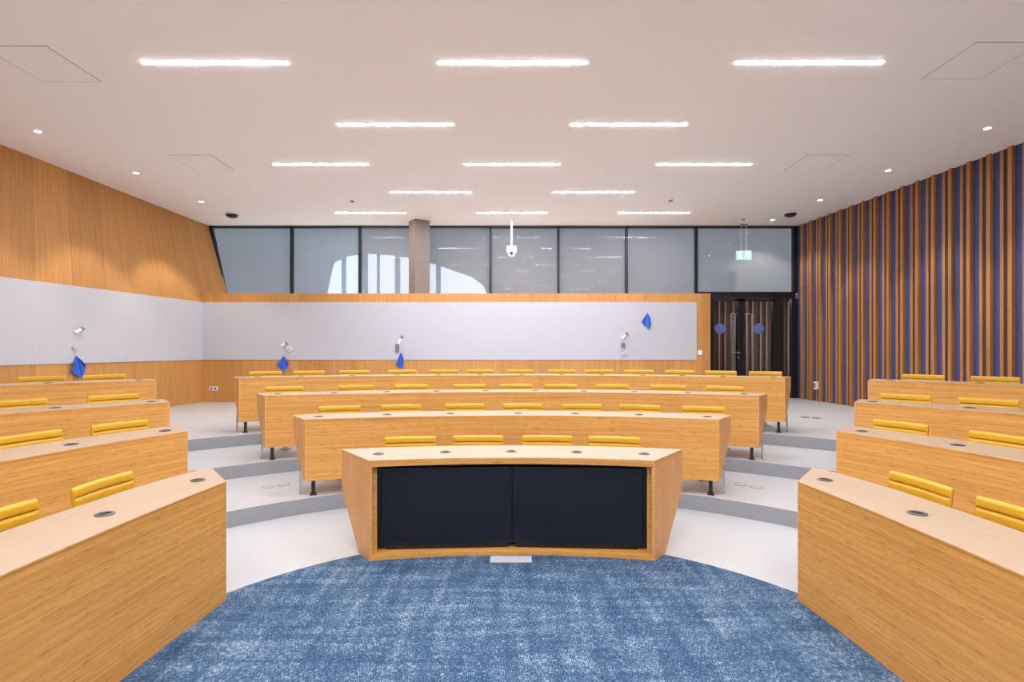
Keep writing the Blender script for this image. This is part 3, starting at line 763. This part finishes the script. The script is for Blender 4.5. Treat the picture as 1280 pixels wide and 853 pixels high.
# ------------------------------------------------------------------ conference camera on its pole
r = thing('ceiling_camera', (-.01, 12.0, CEIL), 'white pan and tilt camera hanging on a thin pole before the windows', 'camera')
zc = pz(308, 12.0) - CEIL
m = MB(); m.lathe((0, 0, 0), [(.06, .001), (.06, -.02)], 20); m.build('ceiling_plate', WPLAST, r)
m = MB(); m.tube([(0, 0, -.01), (0, 0, zc)], .024, 14); m.build('pole', WPLAST, r)
m = MB(); m.lathe((0, 0, zc), [(.03, .01), (.085, 0), (.088, -.045), (.06, -.06)], 24); m.build('base', WPLAST, r)
m = MB(); m.lathe((0, 0, zc - .05), [(.04, .0), (.075, -.02), (.082, -.08), (.078, -.13), (.06, -.175), (.03, -.195), (.003, -.2)], 24); hd = m.build('head', WPLAST, r)
for sx in (-1, 1):
    m = MB(); m.box((sx * .095 - .012, -.04, zc - .14), (.024, 0, 0), (0, .08, 0), (0, 0, .14)); m.build('yoke', WPLAST, r, bevel=.006)
m = MB(); m.lathe((0, -.07, zc - .165), [(.038, 0), (.038, -.02), (.030, -.022), (.028, -.016)], 20, axis=(0, 1, 0)); m.build('lens', BLACK, r)

# ------------------------------------------------------------------ exit sign
ys_ = 12.45
r = thing('exit_sign', (pxx(929.5, ys_), ys_, CEIL), 'green and white running man exit sign hung on rods above the doors', 'exit sign')
zt, zb = pz(314, ys_) - CEIL, pz(325.5, ys_) - CEIL; hw = .17
m = MB(); m.box((-.075, -.03, -.055), (.15, 0, 0), (0, .06, 0), (0, 0, .056)); m.build('ceiling_mount', RISER, r, bevel=.004)
for sx in (-1, 1):
    m = MB(); m.tube([(sx * .06, 0, -.05), (sx * .06, 0, zt)], .006, 8); m.build('rod', WPLAST, r)
m = MB(); m.box((-hw, -.018, zb), (2 * hw, 0, 0), (0, .036, 0), (0, 0, zt - zb)); bd = m.build('housing', WPLAST, r, bevel=.004)
m = MB(); m.box((-hw + .006, -.0205, zb + .006), (2 * hw - .012, 0, 0), (0, .003, 0), (0, 0, zt - zb - .012)); m.build('face', GREENE, r)
m = MB(); m.box((-hw + .006, .0175, zb + .006), (2 * hw - .012, 0, 0), (0, .003, 0), (0, 0, zt - zb - .012)); m.build('face', GREENE, r)
hh = zt - zb; m = MB()
def stroke(a, b, w):
    a, b = Vector((a[0], 0, a[1])), Vector((b[0], 0, b[1])); d = b - a; n = Vector((-d.z, 0, d.x)).normalized() * w / 2
    q = Vector((0, -.0245, zb)); m.box(a - n + q, d, n * 2, Vector((0, .003, 0)))
u = hh
m.lathe((.075, -.0215, zb + u * .80), [(.017, 0), (.017, -.003)], 14, axis=(0, 1, 0))
for a, b, w in [((.06, .70), (.04, .42), .035), ((.06, .66), (.10, .52), .016), ((.058, .66), (.015, .60), .016), ((.04, .44), (.085, .30), .02), ((.085, .30), (.075, .12), .018), ((.04, .44), (.02, .25), .02), ((.02, .25), (-.02, .2), .018)]:
    stroke((a[0], a[1] * u), (b[0], b[1] * u), w)
stroke((-.135, .12 * u), (-.135, .88 * u), .012); stroke((-.055, .12 * u), (-.055, .88 * u), .012); stroke((-.14, .88 * u), (-.05, .88 * u), .012)
stroke((-.095, .15 * u), (-.095, .8 * u), .05); stroke((.125, .15 * u), (.125, .85 * u), .03)
m.build('pictogram', WHITEE, r)

# ------------------------------------------------------------------ things on the whiteboards
def wall_frame_back(px, py): return Vector(((px - 640) * DW / F, DW - .016, EYE + (HOR - py) * DW / F)), Vector((1, 0, 0)), Vector((0, -1, 0))
tl = Vector((WL(11) - WL(5), 6, 0)).normalized(); nl = Vector((tl.y, -tl.x, 0))
def wall_frame_left(px, py):
    k = (px - 640) / F; y = (-7.16 - 7.6 * .1174) / (k - .1174); p = Vector((WL(y), y, EYE + (HOR - py) * y / F)) + nl * .018; return p, tl, nl
def cloth(frame, px0, py0, outline, label):
    """outline: photo pixels round the cloth, first one the hanging point"""
    P = [frame(px0 + a, py0 + b)[0] for a, b in outline]; _, t, n = frame(px0, py0); org = P[0].copy(); m = MB(); N = len(P)
    cen = sum(P, Vector()) / N
    def grid(th):
        L = []
        for i in range(1, N):
            ridge = [.012, .05, .018, .055, .015, .04][i % 6]
            L.append([P[0].lerp(P[i], q / 6) + n * ((.006 + ridge * math.sin(min(1, q / 6 * 1.1) * 1.5)) + th) for q in range(7)])
        return L
    G0 = grid(0); G1 = grid(.006)
    for G in (G0, G1):
        for a, b in zip(G[:-1], G[1:]):
            for q in range(6): m.face([a[q], b[q], b[q + 1], a[q + 1]], smooth=True)
    for a, b in ((0, 0), (-1, -1)):
        for q in range(6): m.face([G0[a][q], G0[a][q + 1], G1[a][q + 1], G1[a][q]], smooth=True)
    for i in range(N - 2): m.face([G0[i][6], G0[i + 1][6], G1[i + 1][6], G1[i][6]], smooth=True)
    return tag(m.build('cleaning_cloth', CLOTH, origin=org), label, 'cloth', 'blue cloths on the whiteboards')
cloth(wall_frame_left, 93, 445, [(0, 0), (-9, 19), (-5, 22), (-1, 25), (6, 28), (7, 23), (11, 15), (8, 11)], 'blue cloth hanging at the foot of the left whiteboard')
cloth(wall_frame_back, 355.5, 445, [(0, 0), (-8, 12), (-4, 16), (0, 20), (4, 16), (6.5, 9)], 'blue cloth hanging on the back wall near the left corner')
cloth(wall_frame_back, 501.5, 440, [(0, 0), (-6, 16), (-3, 18), (1, 21), (3, 20), (3.5, 8)], 'blue cloth hanging at the bottom of the back whiteboard below the column')
cloth(wall_frame_back, 809, 391, [(0, 0), (-8, 11.5), (-4, 16), (1.5, 20.5), (4, 16), (3, 8)], 'blue cloth stuck high on the right part of the back whiteboard')
def marker(frame, a, b, rad, label):
    pa, t, n = frame(*a); pb = frame(*b)[0]; pa, pb = pa + n * .022, pb + n * .022; r = thing('marker_pen', pa, label, 'marker', 'pens on the whiteboards'); d = pb - pa
    m = MB(); m.tube([(0, 0, 0), d * .68], rad, 12); m.build('barrel', WPLAST, r)
    m = MB(); m.tube([d * .68, d * .95, d], [rad * 1.15, rad * 1.1, rad * .7], 12); m.build('cap', GREY, r)
    m = MB(); m.box(d * .35 - t * .012 - n * .022, t * .024, n * .02, Vector((0, 0, .03))); m.build('magnet', DARK, r)
marker(wall_frame_left, (91, 416), (101.5, 410.5), .026, 'white pen with grey cap on the left whiteboard')
marker(wall_frame_back, (353, 432), (360, 429), .026, 'white pen stuck on the back whiteboard near the left corner')
marker(wall_frame_back, (498, 430), (503.5, 420), .026, 'white pen on the back whiteboard below the column')
marker(wall_frame_back, (777.5, 424), (784, 416.5), .026, 'white pen on the right part of the back whiteboard')
def eraser(px, py, w, h, mat, name, label, cat):
    p, t, n = wall_frame_back(px, py); k = DW / F; m = MB()
    m.box(p - t * w * k / 2 - Vector((0, 0, h * k / 2)) - n * .002, t * w * k, n * .035, Vector((0, 0, h * k))); o = m.build(name, mat, origin=p, bevel=.005); tag(o, label, cat)
    return o
eraser(497, 435.5, 4.2, 11, GREY, 'board_eraser', 'grey upright board eraser beside the pen below the column', 'eraser')
eraser(778.7, 432, 4.5, 6, GREY, 'board_eraser', 'small grey board eraser on the right part of the back whiteboard', 'eraser')
eraser(780, 442, 8, 4.5, BOARD, 'pen_tray', 'pale pen tray under the small eraser on the back whiteboard', 'tray')
p, t, n = wall_frame_left(92, 437); m = MB(); m.box(p - t * .045 - n * .004, t * .09, n * .04, Vector((0, 0, .05))); tag(m.build('pen_tray', BOARD, origin=p, bevel=.005), 'pale pen tray above the blue cloth on the left whiteboard', 'tray')
p, t, n = wall_frame_back(362, 437); m = MB(); m.lathe(p, [(.07, -.003), (.07, .02), (.05, .03)], 20, axis=n); tag(m.build('magnet_disc', BOARD, origin=p), 'pale round magnet beside the blue cloth near the left corner', 'magnet')

def plate(p, t, n, w, h, label, cat, kind, cells):
    r = thing(kind, p, label, cat); m = MB(); z = Vector((0, 0, 1))
    m.box(-t * w / 2 - z * h / 2 - n * .002, t * w, n * .012, z * h); m.build('cover_plate', WPLAST, r, bevel=.003)
    for c in cells:
        m = MB(); m.box(t * (c[0] - c[2] / 2) + z * (c[1] - c[3] / 2) + n * .009, t * c[2], n * .005, z * c[3]); m.build('insert', c[4], r, bevel=.001)
p = Vector(((267 - 640) * DW / F, DW, EYE + (HOR - 486) * DW / F))
plate(p, Vector((1, 0, 0)), Vector((0, -1, 0)), .18, .085, 'white double power socket low on the wood wall at the left corner', 'power socket', 'wall_socket', [(-.042, 0, .055, .055, GREY), (.042, 0, .055, .055, GREY)])
p = Vector(((875 - 640) * DW / F, DW, EYE + (HOR - 441) * DW / F))
plate(p, Vector((1, 0, 0)), Vector((0, -1, 0)), .085, .10, 'white light switch on the wood edge beside the doors', 'light switch', 'light_switch', [(0, 0, .06, .065, WPLAST)])
yy = 11.95; p = Vector((WR(yy), yy, EYE + (HOR - 482) * yy / F)) + nv * .05
q = thing('wall_socket', p, 'white upright power socket low on the slatted wall', 'power socket')
m = MB(); m.box(-tv * .04 - nv * .05 + Vector((0, 0, -.085)), tv * .08, nv * .075, Vector((0, 0, .17))); m.build('cover_plate', WPLAST, q, bevel=.004)
m = MB(); m.box(-tv * .025 + nv * .024 + Vector((0, 0, -.05)), tv * .05, nv * .004, Vector((0, 0, .1))); m.build('insert', GREY, q)

def floor_box(px, py, tier, rad, lab, dark=False):
    k = (EYE - tier * S) / (py - HOR); y = k * F; x = (px - 640) * k
    r = thing('floor_outlet', (x, y, tier * S), lab, 'floor outlet', 'round floor outlets')
    m = MB(); m.lathe((0, 0, 0), [(rad, 0), (rad, .004), (rad * .86, .006), (rad * .8, .004)], 28); m.build('rim', GREY if dark else RISER, r)
    m = MB(); m.lathe((0, 0, 0), [(rad * .8, .001), (rad * .78, .005)], 24); m.build('lid', BLACK if dark else LIDM, r)
floor_box(335.5, 609, 1, .068, 'round steel floor outlet in the left aisle, nearer the desk')
floor_box(354, 606.5, 1, .068, 'round steel floor outlet in the left aisle, nearer the middle')
floor_box(926, 606, 1, .068, 'round steel floor outlet in the right aisle, nearer the middle')
floor_box(945.5, 609, 1, .068, 'round steel floor outlet in the right aisle, nearer the side desk')
floor_box(1006, 522, 3, .075, 'dark round floor outlet on the top tier by the slatted wall, left one', True)
floor_box(1020, 523, 3, .075, 'dark round floor outlet on the top tier by the slatted wall, right one', True)

# ------------------------------------------------------------------ world, camera, view
w = bpy.data.worlds.new('World'); bpy.context.scene.world = w; w.use_nodes = True
w.node_tree.nodes['Background'].inputs[0].default_value = (.80, .90, 1.0, 1); w.node_tree.nodes['Background'].inputs[1].default_value = 2.8
cd = bpy.data.cameras.new('camera'); cam = bpy.data.objects.new('camera', cd); C.objects.link(cam)
cam.location = (0, 0, EYE); cam.rotation_euler = (math.pi / 2, 0, 0)
cd.sensor_width = 36; cd.lens = F / 1280 * 36; cd.shift_y = (HOR - 426.5) / 1280; cd.clip_end = 200
sc = bpy.context.scene; sc.camera = cam
sc.view_settings.view_transform = 'Standard'; sc.view_settings.look = 'None'; sc.view_settings.gamma = 1; sc.view_settings.use_curve_mapping = False
sc.view_settings.exposure = 1.05
sc.cycles.use_denoising = True; sc.cycles.max_bounces = 10; sc.cycles.diffuse_bounces = 6; sc.cycles.transparent_max_bounces = 12
sc.cycles.caustics_reflective = False; sc.cycles.caustics_refractive = False; sc.cycles.sample_clamp_indirect = 8
